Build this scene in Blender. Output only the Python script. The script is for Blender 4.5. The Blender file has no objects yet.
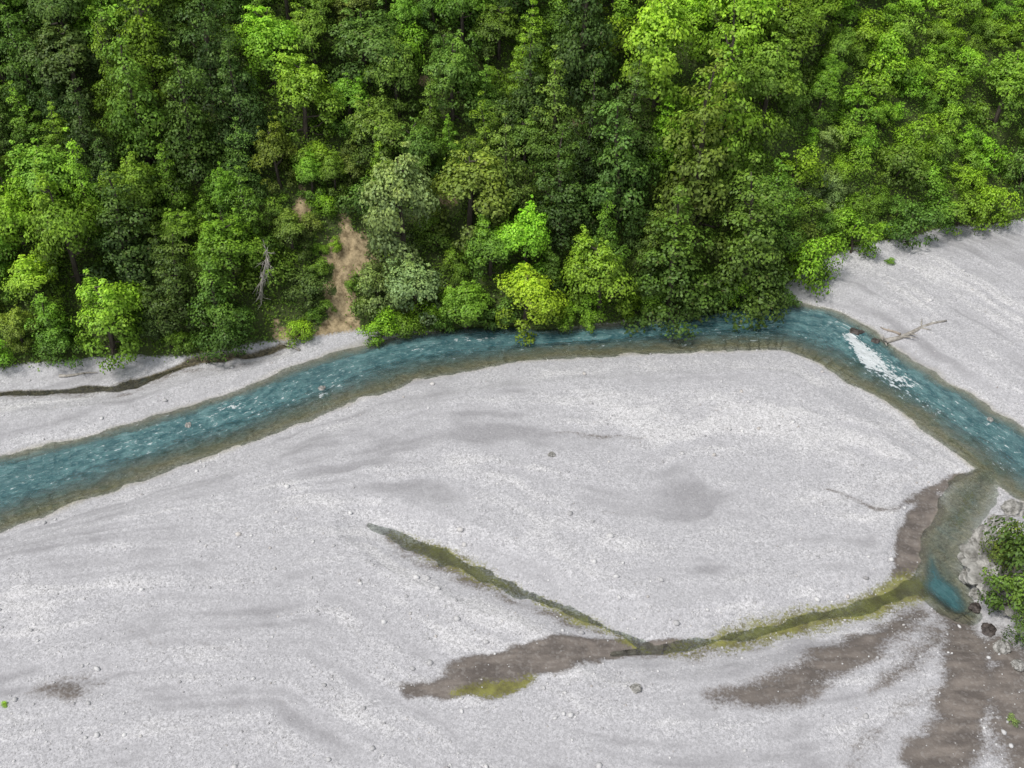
import bpy, bmesh, math, random
import numpy as np
from mathutils import Vector, noise as mnoise

SC = bpy.context.scene
COL = SC.collection
rng = np.random.default_rng(7)
random.seed(7)
R_ = math.radians

# ------------------------------------------------------------------ camera model
H, PITCH, HF = 90.0, R_(40), R_(50)
TK = math.tan(HF / 2) / 512.0
CP, SP = math.cos(PITCH), math.sin(PITCH)
WL = -0.25

def dirs(px, py):
    px = np.asarray(px, float); py = np.asarray(py, float)
    xv = (px - 512) * TK; yv = (384 - py) * TK
    return np.stack([xv, CP + yv * SP, -SP + yv * CP], -1)

def U(px, py, z=0.0):
    d = dirs(px, py)
    t = (z - H) / d[..., 2]
    return np.stack([t * d[..., 0], t * d[..., 1]], -1)

def project(P):
    P = np.asarray(P, float)
    x, y, z = P[..., 0], P[..., 1], P[..., 2] - H
    dep = y * CP - z * SP
    up = y * SP + z * CP
    return 512 + x / dep / TK, 384 - up / dep / TK, dep

# ------------------------------------------------------------------ numpy noise
TAB = rng.random((256, 256))
def vn(x, y):
    xi = np.floor(x).astype(int); yi = np.floor(y).astype(int)
    fx = x - xi; fy = y - yi
    fx = fx * fx * (3 - 2 * fx); fy = fy * fy * (3 - 2 * fy)
    a = TAB[yi % 256, xi % 256]; b = TAB[yi % 256, (xi + 1) % 256]
    c = TAB[(yi + 1) % 256, xi % 256]; d = TAB[(yi + 1) % 256, (xi + 1) % 256]
    return (a * (1 - fx) + b * fx) * (1 - fy) + (c * (1 - fx) + d * fx) * fy
def fbm(x, y, o=4):
    s = 0; a = .5; n = 0
    for k in range(o):
        s = s + a * vn(x * 2 ** k + 17.3 * k, y * 2 ** k + 9.1 * k); n += a; a *= .5
    return s / n - .5
def sst(a, b, x):
    t = np.clip((x - a) / (b - a), 0, 1)
    return t * t * (3 - 2 * t)

# ------------------------------------------------------------------ terrain grid
def axis(lo, hi, st, far):
    core = list(np.arange(lo, hi + 1e-6, st))
    a = []; s = st; v = lo
    while v > -far: s *= 1.35; v -= s; a.append(v)
    b = []; s = st; v = core[-1]
    while v < far: s *= 1.35; v += s; b.append(v)
    return np.array(a[::-1] + core + b)
xs = axis(-84, 84, .25, 1600)
ys = axis(44, 182, .25, 1600)
X, Y = np.meshgrid(xs, ys)
NX, NY = len(xs), len(ys)
XW = X + 3.0 * fbm(X / 7 + 3, Y / 5, 4) + .7 * fbm(X / 1.4, Y / 1.2 + 50, 3)
YW = Y + 3.6 * fbm(X / 7 + 80, Y / 5 + 20, 4) + .7 * fbm(X / 1.4 + 9, Y / 1.2, 3)

def chan(X, Y, P, HW):
    best = np.full(X.shape, 1e9); S = np.zeros(X.shape); T = np.zeros(X.shape)
    acc = 0
    for i in range(len(P) - 1):
        ax, ay = P[i]; bx, by = P[i + 1]
        dx, dy = bx - ax, by - ay
        L = math.hypot(dx, dy)
        t = np.clip(((X - ax) * dx + (Y - ay) * dy) / (L * L), 0, 1)
        d = np.hypot(X - ax - t * dx, Y - ay - t * dy)
        u = d - (HW[i] + (HW[i + 1] - HW[i]) * t)
        side = np.sign(dx * (Y - ay) - dy * (X - ax))
        m = u < best
        best = np.where(m, u, best); S = np.where(m, acc + t * L, S); T = np.where(m, side * d, T)
        acc += L
    return best, S, T

def smooth_poly(P, W, n=6):
    P = np.asarray(P, float); W = np.asarray(W, float)
    out = []; ow = []
    K = len(P)
    for i in range(K - 1):
        p0 = P[max(i - 1, 0)]; p1 = P[i]; p2 = P[i + 1]; p3 = P[min(i + 2, K - 1)]
        for k in range(n):
            t = k / n
            out.append(.5 * (2 * p1 + (p2 - p0) * t + (2 * p0 - 5 * p1 + 4 * p2 - p3) * t * t + (3 * p1 - p0 - 3 * p2 + p3) * t ** 3))
            ow.append(W[i] * (1 - t) + W[i + 1] * t)
    out.append(P[-1]); ow.append(W[-1])
    return np.array(out), np.array(ow)

def pxline(pts, z=.3, n=3):
    p = np.array(pts, float)
    P = U(p[:, 0], p[:, 1], z)
    W = []
    for i in range(len(p)):
        a = p[max(i - 1, 0)]; b = p[min(i + 1, len(p) - 1)]
        if abs(b[0] - a[0]) >= abs(b[1] - a[1]):
            q = U([p[i, 0]] * 2, [p[i, 1] - p[i, 2], p[i, 1] + p[i, 2]], z)
        else:
            q = U([p[i, 0] - p[i, 2], p[i, 0] + p[i, 2]], [p[i, 1]] * 2, z)
        W.append(np.hypot(*(q[1] - q[0])) / 2)
    return smooth_poly(P, W, n) if len(p) > 2 else (P, np.array(W))

# hill toe
toe = np.array([(-400, 400), (-150, 385), (0, 376), (100, 366), (200, 358), (270, 346), (330, 340), (365, 336), (440, 331), (520, 330),
                (600, 324), (700, 316), (765, 303), (797, 284), (840, 261), (880, 250), (950, 235), (1024, 226), (1200, 206), (1500, 196)], float)
TP = U(toe[:, 0], toe[:, 1], 0.)
fx_ = np.arange(-200, 200, .5)
ff = np.interp(fx_, TP[:, 0], TP[:, 1]); ker = np.hanning(11); ker /= ker.sum()
ffs = np.convolve(np.pad(ff, 5, mode='edge'), ker, mode='valid')
F1 = np.interp(xs, fx_, ffs)
D = Y - F1[None, :] + 1.2 * fbm(X / 5, Y / 5, 3)

# river
riv = np.array([(-500, 640, -480, 760), (-120, 492, -100, 570), (0, 457, 12, 528), (60, 443, 80, 504), (130, 425, 152, 477), (200, 402, 226, 453), (250, 386, 280, 432),
                (300, 366, 335, 410), (350, 348, 385, 391), (400, 336, 430, 378), (470, 328, 490, 367), (550, 327, 560, 358), (620, 321, 630, 355),
                (690, 314, 700, 351), (750, 306, 748, 350), (800, 303, 780, 352), (845, 316, 815, 361), (885, 343, 850, 382), (930, 372, 905, 413),
                (975, 400, 950, 446), (1024, 430, 995, 480), (1100, 478, 1050, 522), (1300, 600, 1240, 660)], float)
a = U(riv[:, 0], riv[:, 1], WL); b = U(riv[:, 2], riv[:, 3], WL)
RP, RW = smooth_poly((a + b) / 2, np.hypot(*(a - b).T) / 2, 4)
uR, sR, tR = chan(X, Y, RP, RW)
uR = uR + 1.5 * fbm(X / 4, Y / 3, 4)

chans = {
 'side': [(996, 470, 12), (980, 488, 20), (962, 510, 22), (948, 532, 20), (941, 556, 19), (940, 584, 23), (948, 604, 24), (964, 613, 12)],
 'pool': [(930, 548, 6), (934, 572, 13), (943, 592, 22), (955, 607, 16)],
 'algae_creek': [(925, 588, 7), (880, 601, 5), (830, 614, 5), (780, 626, 3.5), (720, 640, 3), (670, 650, 3), (610, 655, 3)],
 'olive_creek': [(368, 526, 1.5), (400, 542, 4), (440, 557, 6), (480, 573, 5), (530, 593, 3.5), (580, 612, 2.5), (625, 635, 3), (650, 648, 2)],
 'ditch': [(-150, 402, 2), (0, 397, 2.4), (60, 395, 2.4), (120, 387, 2.6), (170, 373, 2.8), (205, 362, 2.4), (285, 350, 1.5)],
}
CH = {}
for k, v in chans.items():
    P, W = pxline(v, WL)
    if k == 'pool': u, s, t = chan(.7 * X + .3 * XW, .7 * Y + .3 * YW, P, W)
    else: u, s, t = chan(.4 * X + .6 * XW, .4 * Y + .6 * YW, P, W)
    CH[k] = u + (1.1 if k != 'ditch' else .4) * fbm(X / 2.6 + 31, Y / 2.2, 3)

# flow field over the gravel: streamlines between the river and the creek line
LP, LW = pxline([(-700, 700, 0), (-100, 575, 0), (60, 545, 0), (200, 530, 0), (365, 525, 0), (470, 572, 0), (625, 638, 0), (790, 624, 0), (925, 588, 0), (985, 500, 0), (1100, 500, 0), (1400, 600, 0)], .2)
uL, sL, tL = chan(X, Y, LP, LW)
up = np.maximum(uR, 0)
TT = np.where(tL > 0, up / (up + uL + .5), 1 + uL / 22.)
TT = np.where(tR > 0, -up / 16., TT)
wx = 2.5 * fbm(X / 9, Y / 9, 3)
wz = fbm(X / 4 + 60, Y / 4, 4)
ST = fbm((X + wx * 4) / 24, TT * 6 + .45 * wx + .4 * wz, 6)
ST2 = fbm((X + wx * 3) / 11 + 40, TT * 26 + .9 * wx + 1.3 * wz + 7, 5)
ST3 = fbm((X - Y * .4) / 26 + 11, (Y + .5 * X) / 9, 6)
ST4 = fbm(X / 3, Y / 2.4 + 33, 4)
STREAK = np.clip(.54 + .6 * ST + .54 * ST2 + .55 * ST3 + .26 * ST4, 0, 1)
far = (np.abs(X) > 140) | (Y < 20) | (Y > 220)
STREAK = np.where(far, .5, STREAK)

gravel = .55 + .30 * fbm(X / 22, Y / 12, 4) + .12 * fbm(X / 3, Y / 2, 3) + .24 * (STREAK - .5)
gravel = np.maximum(gravel, .0)
mc = U(1050, 596, 1.)
gravel = gravel + 3.0 * np.exp(-(((X - mc[0]) / 5.0) ** 2 + ((Y - mc[1]) / 6.5) ** 2))
hill = np.where(D > 29, .88 * D, .88 * np.log1p(np.exp(np.clip(D, -30, 30))))
hill = hill + sst(2, 12, D) * 4.0 * fbm(X / 14 + 5, Y / 14, 4)
hill = np.where(hill > 0, 150 * np.tanh(hill / 150), hill)
depthR = 1.15 * np.clip(-uR / np.where(tR > 0, 2.4, 7.2), 0, 1) ** 1.25
profR = np.where(uR > 0, .13 * uR + .05 * np.maximum(uR - 4, 0) ** 2, -depthR)
Zg = np.minimum(gravel, WL + profR)
dep = {'side': .18, 'pool': 1.0, 'algae_creek': .10, 'olive_creek': .14, 'ditch': .25}
edw = {'side': 1.6, 'pool': 2.2, 'algae_creek': .8, 'olive_creek': .8, 'ditch': .6}
for k, u in CH.items():
    pr = np.where(u > 0, .16 * u + .06 * np.maximum(u - 2, 0) ** 2, -dep[k] * sst(0, 1, -u / edw[k]))
    Zg = np.minimum(Zg, WL + pr)
Z = Zg + hill * sst(-.4, 1.6, uR)

def samp(A, x, y):
    i = np.clip(np.searchsorted(xs, x) - 1, 0, NX - 2); j = np.clip(np.searchsorted(ys, y) - 1, 0, NY - 2)
    fx = (x - xs[i]) / (xs[i + 1] - xs[i]); fy = (y - ys[j]) / (ys[j + 1] - ys[j])
    return (A[j, i] * (1 - fx) + A[j, i + 1] * fx) * (1 - fy) + (A[j + 1, i] * (1 - fx) + A[j + 1, i + 1] * fx) * fy

def hit(px, py):
    d = dirs(px, py); d = np.atleast_2d(d)
    n = len(d); res = np.full((n, 3), np.nan); alive = np.ones(n, bool)
    for t in np.arange(86, 320, .3):
        if not alive.any(): break
        idx = np.where(alive)[0]
        p = d[idx] * t; p[:, 2] += H
        h = samp(Z, p[:, 0], p[:, 1])
        m = p[:, 2] <= h
        k = idx[m]
        res[k] = p[m]; res[k, 2] = h[m]
        alive[k] = False
    return res

# ------------------------------------------------------------------ masks
def soft(u, w): return np.clip(.5 - u / (2 * w), 0, 1)
mud_lines = [([(408, 694, 6), (450, 686, 11), (510, 670, 17), (565, 652, 17), (620, 645, 11), (690, 644, 6)], 1.05, .9),
             ([(715, 704, 6), (780, 682, 15), (830, 657, 17), (880, 636, 13), (916, 618, 9)], .9, 2.0),
             ([(955, 620, 18), (966, 665, 28), (958, 725, 26), (930, 775, 20)], 1., 1.8),
             ([(1000, 650, 30), (1010, 700, 40), (1035, 760, 40)], .86, 2.8),
             ([(934, 498, 9), (920, 520, 19), (911, 545, 18), (904, 568, 10)], 1.15, .9),
             ([(30, 692, 4), (60, 684, 9), (105, 682, 6)], .72, 1.6), ([(40, 672, 2), (90, 668, 4), (125, 676, 2)], .54, 1.4),
             ([(540, 436, 1), (585, 437, 2), (640, 441, 1)], .7, .7),
             ([(820, 486, .8), (870, 503, 2), (920, 498, 3), (985, 474, 5)], .9, .8),
             ([(80, 694, 1), (170, 720, 3), (260, 712, 3), (330, 692, 1)], .58, 1.2),
             ([(190, 636, 1), (230, 650, 2), (280, 656, 1)], .64, 1.0), ([(690, 500, 1), (740, 492, 2), (800, 470, 1)], .52, 1.1), ([(830, 420, 1), (850, 450, 3), (865, 480, 1)], .48, 1.3),
             ([(200, 504, .6), (330, 474, 1), (480, 458, .6)], .5, .9), ([(560, 502, .6), (680, 520, 1.2), (800, 506, 1), (905, 484, 1)], .54, .9),
             ([(660, 566, .6), (770, 562, 1.2), (880, 534, 1)], .5, .9), ([(0, 600, 1), (120, 625, 1.4), (250, 680, 1.4), (340, 722, 1)], .52, 1.1),
             ([(0, 664, 1), (100, 702, 1.6), (230, 748, 1.4)], .54, 1.1), ([(120, 562, .6), (260, 602, 1.2), (380, 652, 1)], .5, 1.), ([(720, 390, .6), (820, 420, 1.2), (900, 462, 1)], .52, .9),
             ([(365, 523, 3), (400, 546, 9), (450, 566, 10), (520, 594, 7), (600, 626, 6)], .66, 1.3),
             ([(640, 660, 6), (720, 645, 10), (800, 622, 11), (880, 602, 13), (920, 580, 11)], .58, 1.4),
             ([(0, 400, 4), (100, 394, 5), (180, 372, 5), (280, 352, 4)], .52, 1.2), ([(870, 700, 6), (905, 665, 12), (940, 630, 10)], .68, 1.8), ([(850, 765, 8), (900, 725, 10), (930, 690, 8)], .64, 2.2)]
MUD = np.zeros(X.shape)
for pts, amt, w in mud_lines:
    P, W = pxline(pts, .3); u, _, _ = chan(XW, YW, P, W)
    MUD = np.maximum(MUD, soft(u, w) * amt)
alg_lines = [([(388, 536, 3), (430, 553, 9), (480, 573, 8), (530, 593, 5), (590, 618, 5), (628, 638, 6)], .95, 1.3),
             ([(670, 650, 6), (760, 631, 12), (830, 614, 15), (880, 600, 17), (918, 586, 17)], .92, 1.7),
             ([(455, 694, 3), (490, 689, 7), (532, 683, 4)], 1., .9), ([(612, 637, 2), (628, 640, 5), (650, 650, 3)], .95, .8),
             ([(975, 488, 14), (960, 512, 14), (950, 535, 9)], .6, 1.8)]
ALG = np.zeros(X.shape)
for pts, amt, w in alg_lines:
    P, W = pxline(pts, 0.); u, _, _ = chan(.35 * X + .65 * XW, .35 * Y + .65 * YW, P, W)
    ALG = np.maximum(ALG, soft(u, w) * amt)
BED = soft(uR - .1, 1.6)
BED = np.maximum(BED, soft(CH['side'], 1.2) * .8)
BED2 = np.maximum(soft(CH['olive_creek'], .8) * .34, np.maximum(soft(CH['algae_creek'] + .2, .7) * .22, soft(CH['ditch'] - .1, .5)))
BED2 = np.maximum(BED2, soft(CH['side'] + .4, 1.6) * .56)
HILL = np.clip(.5 + (D - .2) / 2.4, 0, 1)
SCAR = np.zeros(X.shape)
scar_pts = [(346, 228, 11), (352, 240, 18), (347, 256, 23), (352, 270, 22), (347, 285, 20), (346, 300, 18), (342, 315, 15), (340, 328, 14), (335, 338, 16),
            (430, 85, 9), (398, 150, 11), (306, 212, 12), (285, 335, 10), (560, 132, 7), (445, 190, 7), (300, 345, 10), (255, 350, 7)]
SH = hit([p[0] for p in scar_pts], [p[1] for p in scar_pts])
for (px, py, r), h in zip(scar_pts, SH):
    dd = np.sqrt((X - h[0]) ** 2 + (Y - h[1]) ** 2 + (Z - h[2]) ** 2) + 7.0 * fbm(X / 2.6, Y / 2.2, 4)
    SCAR = np.maximum(SCAR, soft(dd - r * .135, 1.0))
Z = Z + SCAR * sst(.5, 2, D) * (1.8 * fbm(X / 1.5, Y / 2.5, 4) - .2)

# ------------------------------------------------------------------ tagging and mesh helpers
def tag(o, label=None, cat=None, group=None, kind=None):
    if label: o['label'] = label
    if cat: o['category'] = cat
    if group: o['group'] = group
    if kind: o['kind'] = kind
    return o

def npmesh(name, V, F, mat=None, smooth=False, attrs=None):
    V = np.asarray(V, np.float32); F = np.asarray(F, np.int32)
    me = bpy.data.meshes.new(name)
    me.vertices.add(len(V)); me.vertices.foreach_set('co', V.ravel())
    k = F.shape[1]
    me.loops.add(F.size); me.loops.foreach_set('vertex_index', F.ravel())
    me.polygons.add(len(F)); me.polygons.foreach_set('loop_start', np.arange(0, F.size, k, dtype=np.int32))
    if smooth: me.polygons.foreach_set('use_smooth', np.ones(len(F), bool))
    me.update(calc_edges=True)
    for an, (typ, arr) in (attrs or {}).items():
        at = me.attributes.new(an, typ, 'POINT')
        at.data.foreach_set('color' if typ == 'FLOAT_COLOR' else 'vector', np.asarray(arr, np.float32).ravel())
    if mat: me.materials.append(mat)
    return me

def link(name, me, parent=None):
    o = bpy.data.objects.new(name, me); COL.objects.link(o)
    if parent: o.parent = parent
    return o

# ------------------------------------------------------------------ node helpers
def newmat(name):
    m = bpy.data.materials.new(name); m.use_nodes = True
    nt = m.node_tree; nt.nodes.clear()
    return m, nt
def si(nt, sock, v):
    if isinstance(v, bpy.types.NodeSocket): nt.links.new(v, sock)
    elif isinstance(v, (tuple, list)) and sock.type == 'RGBA' and len(v) == 3: sock.default_value = (*v, 1)
    else: sock.default_value = v
def M(nt, op, a, b=0., clamp=False):
    n = nt.nodes.new('ShaderNodeMath'); n.operation = op; n.use_clamp = clamp
    si(nt, n.inputs[0], a); si(nt, n.inputs[1], b); return n.outputs[0]
def MIX(nt, f, a, b, blend='MIX'):
    n = nt.nodes.new('ShaderNodeMix'); n.data_type = 'RGBA'; n.blend_type = blend
    si(nt, n.inputs[0], f); si(nt, n.inputs[6], a); si(nt, n.inputs[7], b); return n.outputs[2]
def MR(nt, v, a, b, c=0., d=1., it='SMOOTHSTEP'):
    n = nt.nodes.new('ShaderNodeMapRange'); n.interpolation_type = it
    for k, q in enumerate((v, a, b, c, d)): si(nt, n.inputs[k], q)
    return n.outputs[0]
def NOISE(nt, vec, scale, detail=4., rough=.55):
    n = nt.nodes.new('ShaderNodeTexNoise'); si(nt, n.inputs['Vector'], vec)
    n.inputs['Scale'].default_value = scale; n.inputs['Detail'].default_value = detail; n.inputs['Roughness'].default_value = rough
    return n.outputs[0]
def VOR(nt, vec, scale):
    n = nt.nodes.new('ShaderNodeTexVoronoi'); si(nt, n.inputs['Vector'], vec); n.inputs['Scale'].default_value = scale
    return n
def SCALE(nt, vec, s):
    n = nt.nodes.new('ShaderNodeMapping'); si(nt, n.inputs[0], vec); n.inputs['Scale'].default_value = s; return n.outputs[0]
def ATT(nt, name):
    n = nt.nodes.new('ShaderNodeAttribute'); n.attribute_name = name; return n
def SEP(nt, c):
    n = nt.nodes.new('ShaderNodeSeparateColor'); si(nt, n.inputs[0], c); return n.outputs
def BSDF(nt, col, rough=.8, spec=.3, normal=None):
    n = nt.nodes.new('ShaderNodeBsdfPrincipled'); si(nt, n.inputs['Base Color'], col); si(nt, n.inputs['Roughness'], rough)
    n.inputs['Specular IOR Level'].default_value = spec
    if normal: nt.links.new(normal, n.inputs['Normal'])
    return n.outputs[0]
def BUMP(nt, h, st, dist):
    n = nt.nodes.new('ShaderNodeBump'); n.inputs['Strength'].default_value = st; n.inputs['Distance'].default_value = dist
    si(nt, n.inputs['Height'], h); return n.outputs[0]
def OUT(nt, s):
    n = nt.nodes.new('ShaderNodeOutputMaterial'); nt.links.new(s, n.inputs[0])
def POS(nt): return nt.nodes.new('ShaderNodeNewGeometry').outputs['Position']

# ------------------------------------------------------------------ materials
def mat_ground():
    m, nt = newmat('river_gravel_and_soil')
    P = POS(nt)
    m1 = SEP(nt, ATT(nt, 'm1').outputs['Color'])
    a2 = ATT(nt, 'm2'); m2 = SEP(nt, a2.outputs['Color']); streak = a2.outputs['Alpha']
    patch2 = NOISE(nt, SCALE(nt, P, (.10, .2, .2)), 1., 6., .65)
    fine = NOISE(nt, P, 3.6, 5., .7)
    v1 = VOR(nt, P, 4.2); c1 = SEP(nt, v1.outputs['Color'])[0]
    v2 = VOR(nt, P, 10.); c2 = SEP(nt, v2.outputs['Color'])[1]
    st = M(nt, 'ADD', streak, M(nt, 'MULTIPLY', M(nt, 'SUBTRACT', patch2, .5), .4))
    base = MIX(nt, MR(nt, st, .2, .52), (.325, .318, .328), (.452, .445, .457))
    base = MIX(nt, MR(nt, st, .55, .85), base, (.565, .555, .558))
    amp = MR(nt, st, .3, .72, .45, 1.1)
    peb = M(nt, 'ADD', M(nt, 'MULTIPLY', M(nt, 'SUBTRACT', c1, .5), .28), M(nt, 'MULTIPLY', M(nt, 'SUBTRACT', c2, .5), .44))
    peb = M(nt, 'ADD', peb, M(nt, 'MULTIPLY', M(nt, 'SUBTRACT', fine, .5), .75))
    peb = M(nt, 'ADD', M(nt, 'MULTIPLY', peb, amp), 1.0)
    g = MIX(nt, 1., base, peb, 'MULTIPLY')
    big = M(nt, 'MULTIPLY', MR(nt, c1, .86, .9), MR(nt, v1.outputs['Distance'], .38, .25))
    g = MIX(nt, M(nt, 'MULTIPLY', big, MR(nt, st, .35, .7, .15, .55)), g, (.68, .67, .66))
    edge = M(nt, 'SUBTRACT', M(nt, 'ADD', M(nt, 'MULTIPLY', fine, .6), M(nt, 'MULTIPLY', patch2, .4)), .5)
    def thr(x, lo=.3, hi=.62, k=.8): return MR(nt, M(nt, 'ADD', x, M(nt, 'MULTIPLY', edge, k)), lo, hi)
    mudn = NOISE(nt, SCALE(nt, P, (.3, .8, 1)), 1., 5., .6)
    mudc = MIX(nt, MR(nt, mudn, .34, .68), (.095, .078, .066), (.215, .182, .155))
    mudc = MIX(nt, MR(nt, m1[1], .5, .95, .55, 0.), mudc, (.085, .072, .062))
    mudc = MIX(nt, M(nt, 'MULTIPLY', MR(nt, c1, .7, 1.), .3), mudc, (.30, .28, .26))
    mudf = M(nt, 'MULTIPLY', thr(M(nt, 'ADD', m1[1], M(nt, 'MULTIPLY', M(nt, 'MULTIPLY', M(nt, 'SUBTRACT', mudn, .52), m1[1]), 1.3)), .28, .70, 1.4), .94)
    g = MIX(nt, mudf, g, mudc)
    bedc = MIX(nt, c1, (.27, .24, .165), (.45, .41, .31))
    bedc = MIX(nt, MR(nt, patch2, .4, .65, 0., .5), bedc, (.25, .235, .13))
    g = MIX(nt, thr(m1[0], .25, .9, .8), g, bedc)
    bed2 = MIX(nt, c1, (.036, .03, .014), (.13, .108, .055))
    g = MIX(nt, M(nt, 'MULTIPLY', thr(m2[2], .3, .8, 1.3), .95), g, bed2)
    algc = MIX(nt, MR(nt, NOISE(nt, P, .7, 6., .7), .32, .68), (.11, .10, .036), (.255, .255, .065))
    g = MIX(nt, M(nt, 'MULTIPLY', thr(m1[2], .38, .76, 2.2), .92), g, algc)
    soil = MIX(nt, NOISE(nt, P, .6, 6., .7), (.035, .055, .014), (.08, .10, .03))
    scarc = MIX(nt, MR(nt, NOISE(nt, P, 1.1, 8., .78), .32, .66), (.13, .095, .048), (.48, .375, .225))
    soil = MIX(nt, thr(m2[1], .35, .6, 2.0), soil, scarc)
    g = MIX(nt, thr(m2[0], .4, .6, .9), g, soil)
    hgt = M(nt, 'ADD', M(nt, 'MULTIPLY', M(nt, 'SUBTRACT', 1., v1.outputs['Distance']), .5), M(nt, 'MULTIPLY', fine, .8))
    nrm = BUMP(nt, hgt, .42, .09)
    OUT(nt, BSDF(nt, g, .85, .25, nrm)); return m

def mat_water():
    m, nt = newmat('river_water')
    w = SEP(nt, ATT(nt, 'w').outputs['Color']); fl = ATT(nt, 'flow').outputs['Vector']
    P = POS(nt)
    n1 = NOISE(nt, SCALE(nt, fl, (.5, .95, 1)), 1., 6., .72)
    n2 = NOISE(nt, SCALE(nt, fl, (1.3, 2.6, 1)), 1., 5., .72)
    n3 = NOISE(nt, P, .16, 4.)
    deep = MIX(nt, MR(nt, n1, .36, .64), (.038, .128, .148), (.165, .325, .33))
    deep = MIX(nt, MR(nt, n3, .4, .65, 0., .45), deep, (.05, .135, .15))
    deep = MIX(nt, MR(nt, n2, .52, .66, 0., .7), deep, (.31, .46, .46))
    deep = MIX(nt, w[2], deep, (.035, .14, .155))
    nc = MR(nt, M(nt, 'ADD', M(nt, 'MULTIPLY', n2, .65), M(nt, 'MULTIPLY', n1, .35)), .37, .63, 0., 1., 'LINEAR')
    foam = MR(nt, M(nt, 'ADD', nc, M(nt, 'MULTIPLY', w[1], .55)), .97, 1.14, 0., .96)
    nrm = BUMP(nt, M(nt, 'ADD', n1, M(nt, 'MULTIPLY', n2, .6)), 1., .55)
    body = BSDF(nt, deep, .14, .5, nrm)
    tr = nt.nodes.new('ShaderNodeBsdfTransparent'); tr.inputs[0].default_value = (.90, .945, .90, 1)
    gl = nt.nodes.new('ShaderNodeBsdfGlossy'); gl.inputs['Roughness'].default_value = .1; nt.links.new(nrm, gl.inputs['Normal'])
    fr = nt.nodes.new('ShaderNodeFresnel'); fr.inputs[0].default_value = 1.33; nt.links.new(nrm, fr.inputs['Normal'])
    ms0 = nt.nodes.new('ShaderNodeMixShader'); nt.links.new(fr.outputs[0], ms0.inputs[0]); nt.links.new(tr.outputs[0], ms0.inputs[1]); nt.links.new(gl.outputs[0], ms0.inputs[2])
    ms = nt.nodes.new('ShaderNodeMixShader')
    nt.links.new(MR(nt, M(nt, 'ADD', w[0], M(nt, 'MULTIPLY', M(nt, 'SUBTRACT', n1, .5), .6)), .08, .85, 0., .94, 'LINEAR'), ms.inputs[0]); nt.links.new(ms0.outputs[0], ms.inputs[1]); nt.links.new(body, ms.inputs[2])
    ms2 = nt.nodes.new('ShaderNodeMixShader')
    nt.links.new(foam, ms2.inputs[0]); nt.links.new(ms.outputs[0], ms2.inputs[1])
    nt.links.new(BSDF(nt, (.78, .82, .83), .6, .3, nrm), ms2.inputs[2])
    OUT(nt, ms2.outputs[0]); return m

def mat_leaf():
    m, nt = newmat('foliage')
    oi = nt.nodes.new('ShaderNodeObjectInfo')
    a = SEP(nt, ATT(nt, 'leaf').outputs['Color'])
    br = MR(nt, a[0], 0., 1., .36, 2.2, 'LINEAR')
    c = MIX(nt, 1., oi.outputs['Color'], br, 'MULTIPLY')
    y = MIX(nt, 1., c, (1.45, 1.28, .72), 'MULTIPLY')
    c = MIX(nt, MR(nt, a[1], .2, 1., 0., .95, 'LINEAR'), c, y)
    c = MIX(nt, MR(nt, a[2], .975, .99, 0., .6), c, (.18, .14, .06))
    d = BSDF(nt, c, .5, .35)
    t = nt.nodes.new('ShaderNodeBsdfTranslucent'); nt.links.new(c, t.inputs[0])
    ms = nt.nodes.new('ShaderNodeMixShader'); ms.inputs[0].default_value = .32
    nt.links.new(d, ms.inputs[1]); nt.links.new(t.outputs[0], ms.inputs[2])
    OUT(nt, ms.outputs[0]); return m

def mat_simple(name, c0, c1, scale, rough=.85, stretch=(1, 1, 1), bump=.4, bd=.05):
    m, nt = newmat(name)
    tc = nt.nodes.new('ShaderNodeTexCoord').outputs['Object']
    n = NOISE(nt, SCALE(nt, tc, stretch), scale, 7., .65)
    c = MIX(nt, MR(nt, n, .3, .7), c0, c1)
    OUT(nt, BSDF(nt, c, rough, .25, BUMP(nt, n, bump, bd))); return m

def mat_stone():
    m, nt = newmat('loose_stones')
    a = SEP(nt, ATT(nt, 'leaf').outputs['Color'])
    c = MIX(nt, a[0], (.27, .265, .27), (.72, .71, .70))
    c = MIX(nt, MR(nt, a[1], .85, 1., 0., .4), c, (.42, .35, .28))
    OUT(nt, BSDF(nt, c, .8, .25)); return m

G_MAT = mat_ground(); W_MAT = mat_water(); L_MAT = mat_leaf(); S_MAT = mat_stone()
BARK = mat_simple('bark', (.035, .027, .02), (.12, .10, .08), 3., .9, (1, 1, .25))
DEADW = mat_simple('weathered_wood', (.22, .20, .17), (.46, .43, .385), 2.5, .85, (1, 1, .3))
TANW = mat_simple('driftwood', (.20, .16, .12), (.45, .39, .33), 2.5, .85, (.4, 1, 1))
ROCKP = mat_simple('pale_rock', (.13, .125, .11), (.52, .505, .475), 1.6, .85, (1, 1, 1), .9, .2)
ROCKD = mat_simple('wet_dark_rock', (.03, .025, .022), (.12, .10, .09), 1.8, .45, (1, 1, 1), .8, .12)

# ------------------------------------------------------------------ ground
idx = np.arange(NX * NY).reshape(NY, NX)
Q = np.stack([idx[:-1, :-1], idx[:-1, 1:], idx[1:, 1:], idx[1:, :-1]], -1).reshape(-1, 4)
one = np.ones(X.shape)
me = npmesh('ground', np.stack([X, Y, Z], -1).reshape(-1, 3), Q, G_MAT, True, {
    'm1': ('FLOAT_COLOR', np.stack([BED, MUD, ALG, one], -1)), 'm2': ('FLOAT_COLOR', np.stack([HILL, SCAR, BED2, STREAK], -1))})
tag(link('ground', me), 'pale grey river gravel flats rising into a steep earth hillside', 'ground', kind='structure')

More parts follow.
